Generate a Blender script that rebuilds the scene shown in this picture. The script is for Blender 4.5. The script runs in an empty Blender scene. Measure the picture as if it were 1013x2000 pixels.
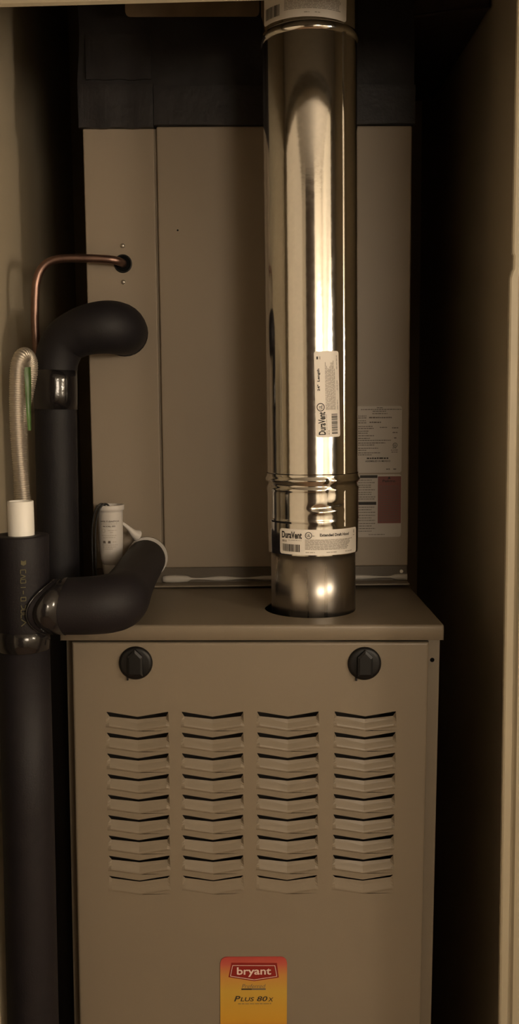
import bpy, math, random
from mathutils import Vector, Matrix
random.seed(7)
PI = math.pi
SC = bpy.context.scene
COL = SC.collection

# ------------------------------------------------------------------ camera, world, exposure
Z0 = 1.36                                  # height of the furnace top above the floor
cam_d = bpy.data.cameras.new('camera')
cam = bpy.data.objects.new('camera', cam_d); COL.objects.link(cam); SC.camera = cam
pitch, yaw, roll = 0.1111, 0.0115, -0.0077
fw = Vector((math.sin(yaw)*math.cos(pitch), math.cos(yaw)*math.cos(pitch), -math.sin(pitch)))
rt = Vector((math.cos(yaw), -math.sin(yaw), 0)); up = rt.cross(fw)
rt2 = rt*math.cos(roll) + up*math.sin(roll); up2 = -rt*math.sin(roll) + up*math.cos(roll)
M = Matrix((rt2, up2, -fw)).transposed().to_4x4()
M.translation = Vector((-0.0034, -1.0997, Z0 + 0.2552))
cam.matrix_world = M
cam_d.sensor_fit = 'VERTICAL'; cam_d.sensor_height = 36.0; cam_d.lens = 1869.3*36/2000
cam_d.clip_start = 0.02

world = bpy.data.worlds.new('world'); SC.world = world; world.use_nodes = True
world.node_tree.nodes['Background'].inputs[0].default_value = (0.02, 0.017, 0.014, 1)
world.node_tree.nodes['Background'].inputs[1].default_value = 0.2
vs = SC.view_settings
vs.view_transform = 'Standard'; vs.look = 'None'; vs.gamma = 1.0; vs.use_curve_mapping = False
vs.exposure = 0.0
LAMP_POS = (0.60, -1.85, 1.76)            # centre of the floor lamp's shade
LAMP_STRENGTH = 23.0
SCONCE_POS = (1.05, -0.95, 1.75)
SCONCE_STRENGTH = 64.0
LAMP_COLOR = (1.0, 0.84, 0.65)

# ------------------------------------------------------------------ materials
def mat(name, col, rough=0.6, metal=0.0, spec=0.5, var=0.0, vscale=30.0, bump=0.0, bscale=200.0, coat=0.0):
    m = bpy.data.materials.new(name); m.use_nodes = True
    nt = m.node_tree; b = nt.nodes['Principled BSDF']
    b.inputs['Base Color'].default_value = (*col, 1); b.inputs['Roughness'].default_value = rough
    b.inputs['Metallic'].default_value = metal; b.inputs['Specular IOR Level'].default_value = spec
    if coat: b.inputs['Coat Weight'].default_value = coat; b.inputs['Coat Roughness'].default_value = 0.12
    tc = nt.nodes.new('ShaderNodeTexCoord')
    if var:
        n = nt.nodes.new('ShaderNodeTexNoise'); n.inputs['Scale'].default_value = vscale; n.inputs['Detail'].default_value = 4
        nt.links.new(tc.outputs['Object'], n.inputs['Vector'])
        r = nt.nodes.new('ShaderNodeValToRGB')
        r.color_ramp.elements[0].position = 0.3; r.color_ramp.elements[1].position = 0.7
        r.color_ramp.elements[0].color = (*[c*(1-var) for c in col], 1)
        r.color_ramp.elements[1].color = (*[min(1, c*(1+var)) for c in col], 1)
        nt.links.new(n.outputs['Fac'], r.inputs['Fac']); nt.links.new(r.outputs['Color'], b.inputs['Base Color'])
    if bump:
        n2 = nt.nodes.new('ShaderNodeTexNoise'); n2.inputs['Scale'].default_value = bscale; n2.inputs['Detail'].default_value = 3
        nt.links.new(tc.outputs['Object'], n2.inputs['Vector'])
        bp = nt.nodes.new('ShaderNodeBump'); bp.inputs['Strength'].default_value = bump; bp.inputs['Distance'].default_value = 0.002
        nt.links.new(n2.outputs['Fac'], bp.inputs['Height']); nt.links.new(bp.outputs['Normal'], b.inputs['Normal'])
    return m

def galvanised(name, col, rough, spangle, stretch):
    m = bpy.data.materials.new(name); m.use_nodes = True
    nt = m.node_tree; b = nt.nodes['Principled BSDF']; b.inputs['Metallic'].default_value = 1.0
    tc = nt.nodes.new('ShaderNodeTexCoord'); mp = nt.nodes.new('ShaderNodeMapping')
    mp.inputs['Scale'].default_value = stretch
    nt.links.new(tc.outputs['Object'], mp.inputs['Vector'])
    v = nt.nodes.new('ShaderNodeTexNoise'); v.inputs['Scale'].default_value = spangle; v.inputs['Detail'].default_value = 5
    nt.links.new(mp.outputs['Vector'], v.inputs['Vector'])
    r = nt.nodes.new('ShaderNodeMapRange'); r.inputs['From Min'].default_value = 0.3; r.inputs['From Max'].default_value = 0.7
    r.inputs['To Min'].default_value = rough*0.8; r.inputs['To Max'].default_value = rough*1.25
    nt.links.new(v.outputs['Fac'], r.inputs['Value']); nt.links.new(r.outputs['Result'], b.inputs['Roughness'])
    c = nt.nodes.new('ShaderNodeValToRGB')
    c.color_ramp.elements[0].position = 0.3; c.color_ramp.elements[1].position = 0.7
    c.color_ramp.elements[0].color = (*[k*0.93 for k in col], 1); c.color_ramp.elements[1].color = (*col, 1)
    nt.links.new(v.outputs['Fac'], c.inputs['Fac']); nt.links.new(c.outputs['Color'], b.inputs['Base Color'])
    bp = nt.nodes.new('ShaderNodeBump'); bp.inputs['Strength'].default_value = 0.03; bp.inputs['Distance'].default_value = 0.001
    nt.links.new(v.outputs['Fac'], bp.inputs['Height']); nt.links.new(bp.outputs['Normal'], b.inputs['Normal'])
    return m

def ramp_mat(name, stops, axis='Z', rough=0.35):
    m = bpy.data.materials.new(name); m.use_nodes = True
    nt = m.node_tree; b = nt.nodes['Principled BSDF']; b.inputs['Roughness'].default_value = rough
    tc = nt.nodes.new('ShaderNodeTexCoord'); sx = nt.nodes.new('ShaderNodeSeparateXYZ')
    nt.links.new(tc.outputs['Generated'], sx.inputs['Vector'])
    r = nt.nodes.new('ShaderNodeValToRGB')
    while len(r.color_ramp.elements) < len(stops): r.color_ramp.elements.new(0.5)
    for e, (p, c) in zip(r.color_ramp.elements, stops): e.position = p; e.color = (*c, 1)
    nt.links.new(sx.outputs[axis], r.inputs['Fac']); nt.links.new(r.outputs['Color'], b.inputs['Base Color'])
    return m

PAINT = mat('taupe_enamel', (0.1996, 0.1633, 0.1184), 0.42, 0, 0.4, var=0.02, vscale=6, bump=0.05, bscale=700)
INSIDE_SHADE = mat('furnace_inside_shade', (0.03, 0.027, 0.024), 0.8)
COILPAINT = mat('coil_enamel', (0.2798, 0.2287, 0.1742), 0.45, 0, 0.4, var=0.025, vscale=5, bump=0.05, bscale=700)
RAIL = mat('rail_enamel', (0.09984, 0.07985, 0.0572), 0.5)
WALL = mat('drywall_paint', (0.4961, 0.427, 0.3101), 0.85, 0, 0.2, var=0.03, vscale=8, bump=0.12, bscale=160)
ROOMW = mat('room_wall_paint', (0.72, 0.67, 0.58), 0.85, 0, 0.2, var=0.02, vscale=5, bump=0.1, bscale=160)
TRIM = mat('trim_paint', (0.3226, 0.2785, 0.1968), 0.45, 0, 0.4, var=0.03, vscale=20, bump=0.04, bscale=90)
CEILM = mat('ceiling_paint', (0.30, 0.27, 0.23), 0.9)
FLOORM = mat('floor_wood', (0.23, 0.14, 0.08), 0.5, var=0.25, vscale=12)
WRAP = mat('black_duct_wrap', (0.0143, 0.01235, 0.013), 0.6, 0, 0.45, var=0.25, vscale=18, bump=0.5, bscale=60)
BRANCH = mat('brown_duct_board', (0.05, 0.038, 0.034), 0.6, 0, 0.4, var=0.15, vscale=20)
DTAPE = mat('black_duct_tape', (0.0182, 0.0156, 0.01625), 0.5, 0, 0.45, var=0.2, vscale=40, bump=0.25, bscale=140)
TANTAPE = mat('tan_paper', (0.1728, 0.1229, 0.0744), 0.7, var=0.15, vscale=30)
FOAM = mat('black_foam_rubber', (0.006324, 0.005338, 0.007533), 0.62, 0, 0.4, var=0.15, vscale=60, bump=0.12, bscale=500)
FOAM2 = mat('grey_black_foam', (0.008736, 0.006838, 0.009069), 0.6, 0, 0.35, var=0.12, vscale=50, bump=0.12, bscale=500)
VTAPE = mat('glossy_black_tape', (0.0112, 0.0098, 0.0105), 0.14, 0, 0.6, bump=0.25, bscale=70)
COPPER = mat('copper', (0.255, 0.1615, 0.1318), 0.40, 1.0, var=0.25, vscale=40)
STEELC = mat('conduit_steel', (0.50, 0.455, 0.39), 0.42, 0.75)
ZINC = mat('zinc_screw', (0.528, 0.496, 0.432), 0.4, 0.8)
PVC = mat('white_pvc', (0.90, 0.88, 0.83), 0.4, 0, 0.5)
PVC2 = mat('white_plastic', (0.595, 0.561, 0.527), 0.45, 0, 0.5)
KNOB = mat('black_knob_plastic', (0.0042, 0.00385, 0.00385), 0.45, 0, 0.35)
WIRE = mat('black_wire', (0.012, 0.011, 0.011), 0.5)
BLACK = mat('dark_hole', (0.004, 0.004, 0.004), 0.9, 0, 0.1)
CAULK = mat('white_sealant', (0.495, 0.465, 0.42), 0.6, bump=0.3, bscale=120)
GREEN = mat('green_tag', (0.065, 0.135, 0.035), 0.35, 0, 0.5, var=0.3, vscale=60)
LABELW = mat('white_label', (0.86, 0.81, 0.74), 0.5, 0, 0.4)
LABELD = mat('white_plate_label', (0.462, 0.42, 0.371), 0.55, 0, 0.4)
INK = mat('black_ink', (0.03, 0.026, 0.022), 0.6, 0, 0.3)
INKG = mat('grey_ink', (0.42, 0.38, 0.33), 0.6, 0, 0.3)
INKB = mat('brown_ink', (0.12, 0.10, 0.085), 0.6, 0, 0.3)
REDP = mat('red_print', (0.1872, 0.0612, 0.0504), 0.55, 0, 0.4)
LOGOR = mat('dark_red_print', (0.225, 0.0135, 0.0105), 0.4)
LOGOW = mat('pale_pink_print', (0.68, 0.527, 0.4675), 0.4)
OLIVE = mat('olive_print', (0.085, 0.075, 0.030), 0.6)
BADGE = ramp_mat('badge_gradient', [(0.0, (0.396, 0.075, 0.018)), (0.13, (0.446, 0.120, 0.018)), (0.30, (0.518, 0.270, 0.027)),
                                    (0.62, (0.490, 0.300, 0.045)), (0.80, (0.490, 0.225, 0.054)), (0.92, (0.446, 0.090, 0.063)), (1.0, (0.396, 0.053, 0.045))])
VENTM = galvanised('galvanised_steel', (0.76, 0.74, 0.70), 0.105, 160, (1, 1, 1))
COLLARM = galvanised('brushed_steel', (0.448, 0.416, 0.376), 0.30, 60, (1, 1, 0.06))
DARKSLAB = mat('dark_slab', (0.035, 0.022, 0.014), 0.6, var=0.2, vscale=14)

# ------------------------------------------------------------------ mesh helpers
class MB:
    """collects shapes; coordinates are metres with z = 0 at the furnace top"""
    def __init__(s): s.v = []; s.f = []; s.sm = []
    def add(s, vs_, fs, smooth=False):
        o = len(s.v); s.v += [tuple(p) for p in vs_]
        for f in fs: s.f.append([i+o for i in f]); s.sm.append(smooth)
        return s
    def box(s, x0, x1, y0, y1, z0, z1, bev=0.0):
        if bev <= 0:
            vs_ = [(x, y, z) for z in (z0, z1) for y in (y0, y1) for x in (x0, x1)]
            return s.add(vs_, [(0,2,3,1), (4,5,7,6), (0,1,5,4), (2,6,7,3), (0,4,6,2), (1,3,7,5)])
        import bmesh
        bm = bmesh.new(); bmesh.ops.create_cube(bm, size=1.0)
        for v in bm.verts:
            v.co = Vector(((x0+x1)/2 + v.co.x*(x1-x0), (y0+y1)/2 + v.co.y*(y1-y0), (z0+z1)/2 + v.co.z*(z1-z0)))
        bmesh.ops.bevel(bm, geom=bm.edges[:], offset=bev, segments=3, affect='EDGES', profile=0.5)
        bm.verts.index_update()
        s.add([v.co[:] for v in bm.verts], [[v.index for v in f.verts] for f in bm.faces]); bm.free(); return s
    def tube(s, pts, rad, n=20, caps=True, smooth=True):
        pts = [Vector(p) for p in pts]
        if not hasattr(rad, '__len__'): rad = [rad]*len(pts)
        T = []
        for i in range(len(pts)):
            a = pts[max(i-1, 0)]; b = pts[min(i+1, len(pts)-1)]; T.append((b-a).normalized())
        ref = Vector((0, 0, 1)) if abs(T[0].z) < 0.9 else Vector((1, 0, 0))
        N = (ref - T[0]*ref.dot(T[0])).normalized()
        vs_, fs = [], []
        for i, p in enumerate(pts):
            N = (N - T[i]*N.dot(T[i])).normalized(); B = T[i].cross(N)
            for k in range(n):
                a = 2*PI*k/n
                vs_.append(tuple(p + (N*math.cos(a) + B*math.sin(a))*rad[i]))
        for i in range(len(pts)-1):
            for k in range(n):
                fs.append((i*n+k, i*n+(k+1) % n, (i+1)*n+(k+1) % n, (i+1)*n+k))
        s.add(vs_, fs, smooth)
        if caps:
            o = len(s.v) - len(vs_)
            s.f.append([o+k for k in range(n)][::-1]); s.sm.append(False)
            s.f.append([o+(len(pts)-1)*n+k for k in range(n)]); s.sm.append(False)
        return s
    def lathe(s, prof, cx, cy, n=48, smooth=True, lean=0.0):
        """prof: list of (r, z) from bottom to top; open unless r = 0"""
        vs_, fs = [], []
        for r, z in prof:
            for k in range(n):
                a = 2*PI*k/n; vs_.append((cx + lean*z + r*math.sin(a), cy - r*math.cos(a), z))
        for i in range(len(prof)-1):
            for k in range(n):
                fs.append((i*n+k, i*n+(k+1) % n, (i+1)*n+(k+1) % n, (i+1)*n+k))
        return s.add(vs_, fs, smooth)
    def prism(s, poly, y0, y1):
        """poly in (x, z), extruded from y0 (front) to y1"""
        n = len(poly)
        vs_ = [(x, y0, z) for x, z in poly] + [(x, y1, z) for x, z in poly]
        fs = [list(range(n)), list(range(2*n-1, n-1, -1))] + [(i, n+i, n+(i+1) % n, (i+1) % n) for i in range(n)]
        return s.add(vs_, fs)
    def build(s, name, m, parent=None, origin=None, local=False, **props):
        me = bpy.data.meshes.new(name)
        if local: off = Vector((0, 0, 0))
        elif parent is not None: off = Vector(parent['_o'])
        else: off = Vector(origin) if origin else Vector((0, 0, -Z0))
        me.from_pydata([tuple(Vector(p) - off) for p in s.v], [], s.f)
        me.materials.append(m); me.validate()
        if len(me.polygons) == len(s.sm): me.polygons.foreach_set('use_smooth', s.sm)
        import bmesh
        bm = bmesh.new(); bm.from_mesh(me); bmesh.ops.recalc_face_normals(bm, faces=bm.faces); bm.to_mesh(me); bm.free()
        o = bpy.data.objects.new(name, me); COL.objects.link(o)
        if parent is not None: o.parent = parent; o['_o'] = parent['_o']
        else: o.location = off + Vector((0, 0, Z0)); o['_o'] = tuple(off)
        for k, v in props.items(): o[k] = v
        return o

def thing(name, label, cat, origin, group=None):
    o = bpy.data.objects.new(name, None); COL.objects.link(o)
    o.location = Vector(origin) + Vector((0, 0, Z0)); o['_o'] = tuple(origin)
    o['label'] = label; o['category'] = cat; o.empty_display_size = 0.05
    if group: o['group'] = group
    return o
def struct(mb, name, m, parent=None):
    o = mb.build(name, m, parent)
    if parent is None: o['kind'] = 'structure'
    return o
def spline(P, per=8):
    """Catmull-Rom through points (tuples of any length)"""
    out = []
    for i in range(len(P)-1):
        p0 = P[max(i-1, 0)]; p1 = P[i]; p2 = P[i+1]; p3 = P[min(i+2, len(P)-1)]
        for k in range(per):
            t = k/per
            out.append(tuple(0.5*(2*b + (c-a)*t + (2*a-5*b+4*c-d)*t*t + (3*b-a-3*c+d)*t**3) for a, b, c, d in zip(p0, p1, p2, p3)))
    out.append(tuple(P[-1])); return out

# printed marks: everything is laid out flat in (u, v) and then mapped on its surface
class Print:
    def __init__(s): s.v = []; s.f = []
    def poly(s, pts): o = len(s.v); s.v += list(pts); s.f.append(list(range(o, o+len(pts)))); return s
    def rect(s, u0, u1, v0, v1): return s.poly([(u0, v0), (u1, v0), (u1, v1), (u0, v1)])
    def ring(s, cu, cv, r, w, n=24):
        for k in range(n):
            a, b = 2*PI*k/n, 2*PI*(k+1)/n
            s.poly([(cu+r*math.cos(a), cv+r*math.sin(a)), (cu+r*math.cos(b), cv+r*math.sin(b)),
                    (cu+(r-w)*math.cos(b), cv+(r-w)*math.sin(b)), (cu+(r-w)*math.cos(a), cv+(r-w)*math.sin(a))])
        return s
    def line(s, pts, w):
        for (a, b), (c, d) in zip(pts[:-1], pts[1:]):
            L = math.hypot(c-a, d-b) or 1; nx, ny = -(d-b)/L*w/2, (c-a)/L*w/2
            s.poly([(a+nx, b+ny), (a-nx, b-ny), (c-nx, d-ny), (c+nx, d+ny)])
        return s
    def text(s, body, u, v, width, height, bold=0.0, shear=0.0):
        """(u, v) = lower left of the box; glyph ink is fitted to width x height"""
        c = bpy.data.curves.new('t', 'FONT'); c.body = body; c.offset = bold; c.shear = shear; c.resolution_u = 3
        o = bpy.data.objects.new('t', c); COL.objects.link(o)
        dg = bpy.context.evaluated_depsgraph_get(); ev = o.evaluated_get(dg); me = ev.to_mesh()
        P = [(p.co.x, p.co.y) for p in me.vertices]; F = [list(p.vertices) for p in me.polygons]
        ev.to_mesh_clear(); bpy.data.objects.remove(o); bpy.data.curves.remove(c)
        x0, x1 = min(p[0] for p in P), max(p[0] for p in P); y0, y1 = min(p[1] for p in P), max(p[1] for p in P)
        k = len(s.v)
        s.v += [(u + (a-x0)/(x1-x0)*width, v + (b-y0)/(y1-y0)*height) for a, b in P]
        s.f += [[i+k for i in f] for f in F]; return s
    def greek(s, u0, u1, v, h, wmin=0.002, wmax=0.006, gap=0.0008, rag=0.0):
        u = u0; end = u1 - random.random()*rag
        while u < end - wmin*0.5:
            w = min(random.uniform(wmin, wmax), end-u); s.rect(u, u+w, v, v+h*random.uniform(0.8, 1.0)); u += w+gap
        return s
    def barcode(s, u0, u1, v0, v1, step=0.0005, vertical=True):
        u = u0
        while u < u1:
            w = step*random.choice((0.7, 1, 1.6, 2.2)); s.rect(u, min(u+w, u1), v0, v1); u += w + step*random.choice((0.8, 1, 1.6))
        return s
    def mapped(s, fn, d):
        mb = MB(); mb.add([fn(u, v, d) for u, v in s.v], s.f); return mb
def sticker(fn, w, h, cr, t, nu=22):
    """rounded rectangle sheet u in [0, w], v in [0, h], t thick, mapped by fn(u, v, offset)"""
    us = [0, cr*0.15, cr*0.4, cr*0.7, cr] + [cr + (w-2*cr)*k/nu for k in range(1, nu)] + [w-cr, w-cr*0.7, w-cr*0.4, w-cr*0.15, w]
    vs_, fs = [], []; nv = 12; n = nv+3
    for u in us:
        e = min(u, w-u); ins = 0 if e >= cr else cr - math.sqrt(max(cr*cr-(cr-e)**2, 0))
        vs_ += [fn(u, ins, -0.0002)] + [fn(u, ins + (h-2*ins)*k/nv, t) for k in range(nv+1)] + [fn(u, h-ins, -0.0002)]
    for i in range(len(us)-1):
        fs += [(i*n+k, (i+1)*n+k, (i+1)*n+k+1, i*n+k+1) for k in range(n-1)]
    L = (len(us)-1)*n
    fs += [tuple(range(n)), tuple(L+k for k in range(n))]
    return MB().add(vs_, fs)
def flat_map(x0, y, z0, ang=0.0):
    c, s_ = math.cos(ang), math.sin(ang)
    return lambda u, v, d: (x0 + u*c - v*s_, y - d, z0 + u*s_ + v*c)
def cyl_map(cx, cy, r, th0, z0, lean=0.0, tilt=0.0, rot=False):
    def fn(u, v, d):
        if rot: u, v = -v, u                     # lettering that runs upwards
        u, v = u*math.cos(tilt) - v*math.sin(tilt), u*math.sin(tilt) + v*math.cos(tilt)
        a = th0 + u/r; z = z0 + v
        return (cx + lean*z + (r+d)*math.sin(a), cy - (r+d)*math.cos(a), z)
    return fn

# ------------------------------------------------------------------ the setting
XL, XR, YB, YF = -0.335, 0.335, 0.80, -0.104       # closet walls, back, inside of the front wall
JL, JR, HD = -0.279, 0.266, 0.6469                   # jamb faces and header underside
RX0, RX1, RY = -1.05, 1.15, -2.45                   # the room the closet opens to
CE = 2.46 - Z0; FL = -Z0
YW = YF-0.014                                         # room face of the closet wall
struct(MB().box(RX0-0.1, RX1+0.1, RY-0.1, YB+0.1, FL-0.05, FL), 'floor', FLOORM)
struct(MB().box(RX0-0.1, RX1+0.1, RY-0.1, YB+0.1, CE, CE+0.05), 'ceiling', CEILM)
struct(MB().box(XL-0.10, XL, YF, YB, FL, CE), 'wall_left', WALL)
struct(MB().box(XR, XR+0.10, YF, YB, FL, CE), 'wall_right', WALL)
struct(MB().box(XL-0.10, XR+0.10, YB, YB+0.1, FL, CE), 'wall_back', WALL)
fwm = MB()
fwm.box(RX0, JL-0.02, YW, YF, FL, CE); fwm.box(JR+0.02, RX1, YW, YF, FL, CE); fwm.box(JL-0.02, JR+0.02, YW, YF, HD+0.035, CE)
struct(fwm, 'wall_front', ROOMW)
struct(MB().box(RX0-0.1, RX0, RY, YW, FL, CE), 'wall_room_left', ROOMW)
struct(MB().box(RX1, RX1+0.1, RY, YW, FL, CE), 'wall_room_right', ROOMW)
struct(MB().box(RX0-0.1, RX1+0.1, RY-0.1, RY, FL, CE), 'wall_room_back', ROOMW)
d1 = MB().box(-0.64, 0.30, RY, RY+0.035, FL, 2.44-Z0, 0.004)  # unseen dark slab shaped like a door, added for the pipe's dark reflection strip
d1o = struct(d1, 'reflection_slab', DARKSLAB)
for zz in ((FL+0.15, FL+1.0), (FL+1.15, FL+2.3)):
    for xx in ((-0.55, -0.22), (-0.12, 0.21)):
        MB().box(xx[0], xx[1], RY+0.035, RY+0.047, zz[0], zz[1], 0.006).build('slab_panel', DARKSLAB, d1o)
MB().tube([(-0.59, RY+0.035, -0.40), (-0.59, RY+0.075, -0.40)], [0.012, 0.026], 16).build('slab_knob', ZINC, d1o)
# trim round the closet opening: flat casings with a raised bead, their inner edges rounded back
def casing(name, inner, s_, bead):
    """inner: list of (z, x) along the inner edge; s_ = +1 right, -1 left"""
    mb = MB(); pr = [(0.010, 0.0005), (0.004, -0.0062), (0.0012, -0.0105), (0.0, -0.0140), (0.0008, -0.0162), (0.0025, -0.0170), (bead-0.003, -0.0170), (bead-0.0015, -0.0156),
                     (bead, -0.0166), (bead+0.0020, -0.0200), (bead+0.0045, -0.0202), (0.066, -0.0215), (0.070, -0.0185), (0.070, 0.0005)]
    n = len(pr); vs_ = []
    for z, x in inner:
        for d, y in pr: vs_.append((x + s_*d, YF-0.0005+y if y > 0 else YF + y, z))
    fs = [(i*n+k, i*n+k+1, (i+1)*n+k+1, (i+1)*n+k) for i in range(len(inner)-1) for k in range(n-1)]
    fs += [tuple(range(n)), tuple((len(inner)-1)*n+k for k in range(n))]
    mb.add(vs_, fs); return struct(mb, name, TRIM)
casing('trim_1', [(FL, -0.2790), (HD+0.03, -0.2790)], -1, 0.012)
casing('trim_2', [(FL, 0.2690), (-0.44, 0.2662), (0.3800, 0.2606), (0.3865, 0.2622), (0.3890, 0.2636), (0.4020, 0.2640), (0.4050, 0.2626), (0.52, 0.2628), (HD+0.03, 0.2630)], 1, 0.012)
h = MB(); tilt = 0.0225
pr = [(0.010, 0.0005), (0.0, -0.0140), (0.002, -0.0170), (0.066, -0.0200), (0.066, 0.0005)]
xs_ = (-0.348, 0.338)
h.add([(x, YF + y, HD + tilt*x + d) for x in xs_ for d, y in pr], [(k, k+1, 5+k+1, 5+k) for k in range(4)] + [tuple(range(5)), tuple(range(5, 10))])
struct(h, 'trim_3', TRIM)

# floor lamp of the room
lm = bpy.data.materials.new('lit_shade'); lm.use_nodes = True
nb = lm.node_tree.nodes['Principled BSDF']; nb.inputs['Base Color'].default_value = (0.9, 0.85, 0.75, 1)
nb.inputs['Emission Color'].default_value = (*LAMP_COLOR, 1); nb.inputs['Emission Strength'].default_value = LAMP_STRENGTH
lx, ly, lz = LAMP_POS[0], LAMP_POS[1], LAMP_POS[2]-Z0
lamp = thing('floor_lamp', 'standing floor lamp with lit drum shade in the room outside the closet', 'lamp', (lx, ly, FL))
MB().lathe([(0.001, FL), (0.14, FL), (0.14, FL+0.012), (0.03, FL+0.025), (0.012, FL+0.03), (0.001, FL+0.03)], lx, ly, 32).build('lamp_base', KNOB, lamp)
MB().tube([(lx, ly, FL+0.02), (lx, ly, lz-0.13)], 0.011, 16).build('lamp_pole', KNOB, lamp)
sm_ = lm.copy(); sm_.name = 'lit_globe'; sm_.node_tree.nodes['Principled BSDF'].inputs['Emission Strength'].default_value = SCONCE_STRENGTH
MB().lathe([(0.001, lz-0.135), (0.19, lz-0.135), (0.16, lz+0.135), (0.001, lz+0.135)], lx, ly, 40).build('lamp_shade', lm, lamp)

# wall sconce of the room
sx_, sy_, sz_ = SCONCE_POS[0], SCONCE_POS[1], SCONCE_POS[2]-Z0
sco = thing('wall_sconce', 'lit globe wall sconce on the right wall of the room outside the closet', 'lamp', (RX1, sy_, sz_-0.09))
MB().box(RX1-0.012, RX1-0.001, sy_-0.05, sy_+0.05, sz_-0.17, sz_-0.05, 0.003).build('wall_plate', ZINC, sco)
MB().tube(spline([(RX1-0.01, sy_, sz_-0.11), (RX1-0.06, sy_, sz_-0.115), (sx_, sy_, sz_-0.10), (sx_, sy_, sz_-0.07)], 5), 0.008, 12).build('sconce_arm', ZINC, sco)
MB().lathe([(0.001, sz_-0.08)] + [(0.08*math.sin(PI*k/12), sz_-0.08*math.cos(PI*k/12)) for k in range(1, 12)] + [(0.001, sz_+0.08)], sx_, sy_, 32).build('glass_globe', sm_, sco)

# ------------------------------------------------------------------ furnace
FB = -0.85; HW = 0.2225
ROLL = math.radians(0.55)
base = (-math.sin(ROLL)*0.85, 0.0, -math.cos(ROLL)*0.85)
fur = thing('gas_furnace', 'taupe steel gas furnace with chevron louvers and two black door knobs', 'furnace', (0, 0, FB))
fur.location = Vector(base) + Vector((0, 0, Z0)); fur.rotation_euler.y = ROLL
CXV, CYV = 0.0780, 0.0955; LEAN = -0.0055          # vent axis at z = 0 and its lean
cas = MB()
for sx in (-1, 1):
    x0, x1 = sorted((sx*HW, sx*(HW-0.0012))); cas.box(x0, x1, 0.012 if sx > 0 else 0.027, 0.73, FB, -0.003)          # side sheets
    a, b = sorted((sx*HW, sx*0.2045)); yp = 0.011 if sx > 0 else 0.026; cas.box(a, b, yp, yp+0.005, FB, -0.004)                   # front posts
cas.box(-HW, HW, 0.725, 0.73, FB, -0.003)
cas.box(-HW, HW, 0.012, 0.73, FB, FB+0.004)
cas.build('casing', PAINT, fur)
MB().box(-0.2205, 0.2205, 0.05, 0.054, FB+0.004, -0.02).build('dark_backing', INSIDE_SHADE, fur)  # near-black sheet, its colour stands in for the shade behind the louver slits
# top cover with the vent hole and a folded front lip
tc = MB(); hx, hy, hr = 0.0731, 0.0905, 0.0572
X0, X1, Y0, Y1 = -0.2245, 0.2245, -0.004, 0.732
nh = 64; ring = [(hx+hr*math.sin(2*PI*k/nh), hy-hr*math.cos(2*PI*k/nh)) for k in range(nh)]
sq = []
S = 0.075
for k in range(nh):
    a = 2*PI*k/nh; dx, dy = math.sin(a), -math.cos(a); m_ = S/max(abs(dx), abs(dy)); sq.append((hx+dx*m_, hy+dy*m_))
tc.add([(x, y, 0) for x, y in ring] + [(x, y, 0) for x, y in sq] + [(x, y, -0.0015) for x, y in ring],
       [(k, (k+1) % nh, nh+(k+1) % nh, nh+k) for k in range(nh)] + [(k, 2*nh+k, 2*nh+(k+1) % nh, (k+1) % nh) for k in range(nh)])
yf = Y0+0.003
for (a, b, c_, d) in ((X0+0.002, hx-S, yf, Y1), (hx+S, X1-0.002, yf, Y1), (hx-S, hx+S, yf, hy-S), (hx-S, hx+S, hy+S, Y1)):
    tc.add([(a, c_, 0), (b, c_, 0), (b, d, 0), (a, d, 0)], [(0, 1, 2, 3)])
prof = [(yf, 0.0), (Y0+0.0012, -0.0006), (Y0+0.0003, -0.0018), (Y0, -0.0035), (Y0, -0.0175), (Y0+0.0015, -0.0182)]
n_ = len(prof)
xs = [X0, X0+0.0012, X0+0.003, X1-0.003, X1-0.0012, X1]
vv = []
for i, x in enumerate(xs):
    for (y, z) in prof:
        yy = y + (0.0030 if i in (0, 5) else 0.0006 if i in (1, 4) else 0)
        vv.append((x, yy, z - (0.0012 if i in (0, 5) else 0)))
ff = []
for i in range(len(xs)-1):
    for k in range(n_-1): ff.append((i*n_+k, (i+1)*n_+k, (i+1)*n_+k+1, i*n_+k+1))
tc.add(vv, ff, True)
for x in (X0, X1):
    s_ = 1 if x > 0 else -1
    tc.add([(x, Y0+0.003, -0.0012), (x, Y1, -0.0012), (x, Y1, -0.018), (x, Y0+0.003, -0.018)], [(0, 1, 2, 3)])
    tc.add([(x, yf, -0.0012), (x, Y1, -0.0012), (x-s_*0.002, Y1, 0), (x-s_*0.002, yf, 0)], [(0, 1, 2, 3)])
tc.build('top_cover', PAINT, fur)
# front door: a pressed sheet whose louver openings are real holes
DX0, DX1, DZ1, DZ0 = -0.2115, 0.2080, -0.0215, -0.600
cols = [(-0.1750, -0.0995), (-0.0863, -0.0110), (0.0030, 0.0783), (0.0945, 0.1700)]
cols = [(a+0.0015, b+0.0015) for a, b in cols]
ztop, pitchz = -0.1050, 0.02545
LW = 0.0755; LH = 0.0188; LV = 0.0062
dm = MB(); e = 0.003
cellx = [(a-0.003, b+0.003) for a, b in cols]
rowz = [(ztop - r*pitchz + 0.0022, ztop - r*pitchz + 0.0022 - pitchz) for r in range(9)]
gx0, gx1, gz1, gz0 = DX0+e, DX1-e, DZ1-e, DZ0+e
def q(x0, x1, z0, z1): dm.add([(x0, 0, z0), (x1, 0, z0), (x1, 0, z1), (x0, 0, z1)], [(0, 1, 2, 3)])
q(gx0, gx1, rowz[0][0], gz1); q(gx0, gx1, gz0, rowz[-1][1])
edges = [gx0] + [v for cx in cellx for v in cx] + [gx1]
for i in range(0, len(edges), 2): q(edges[i], edges[i+1], rowz[-1][1], rowz[0][0])
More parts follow.
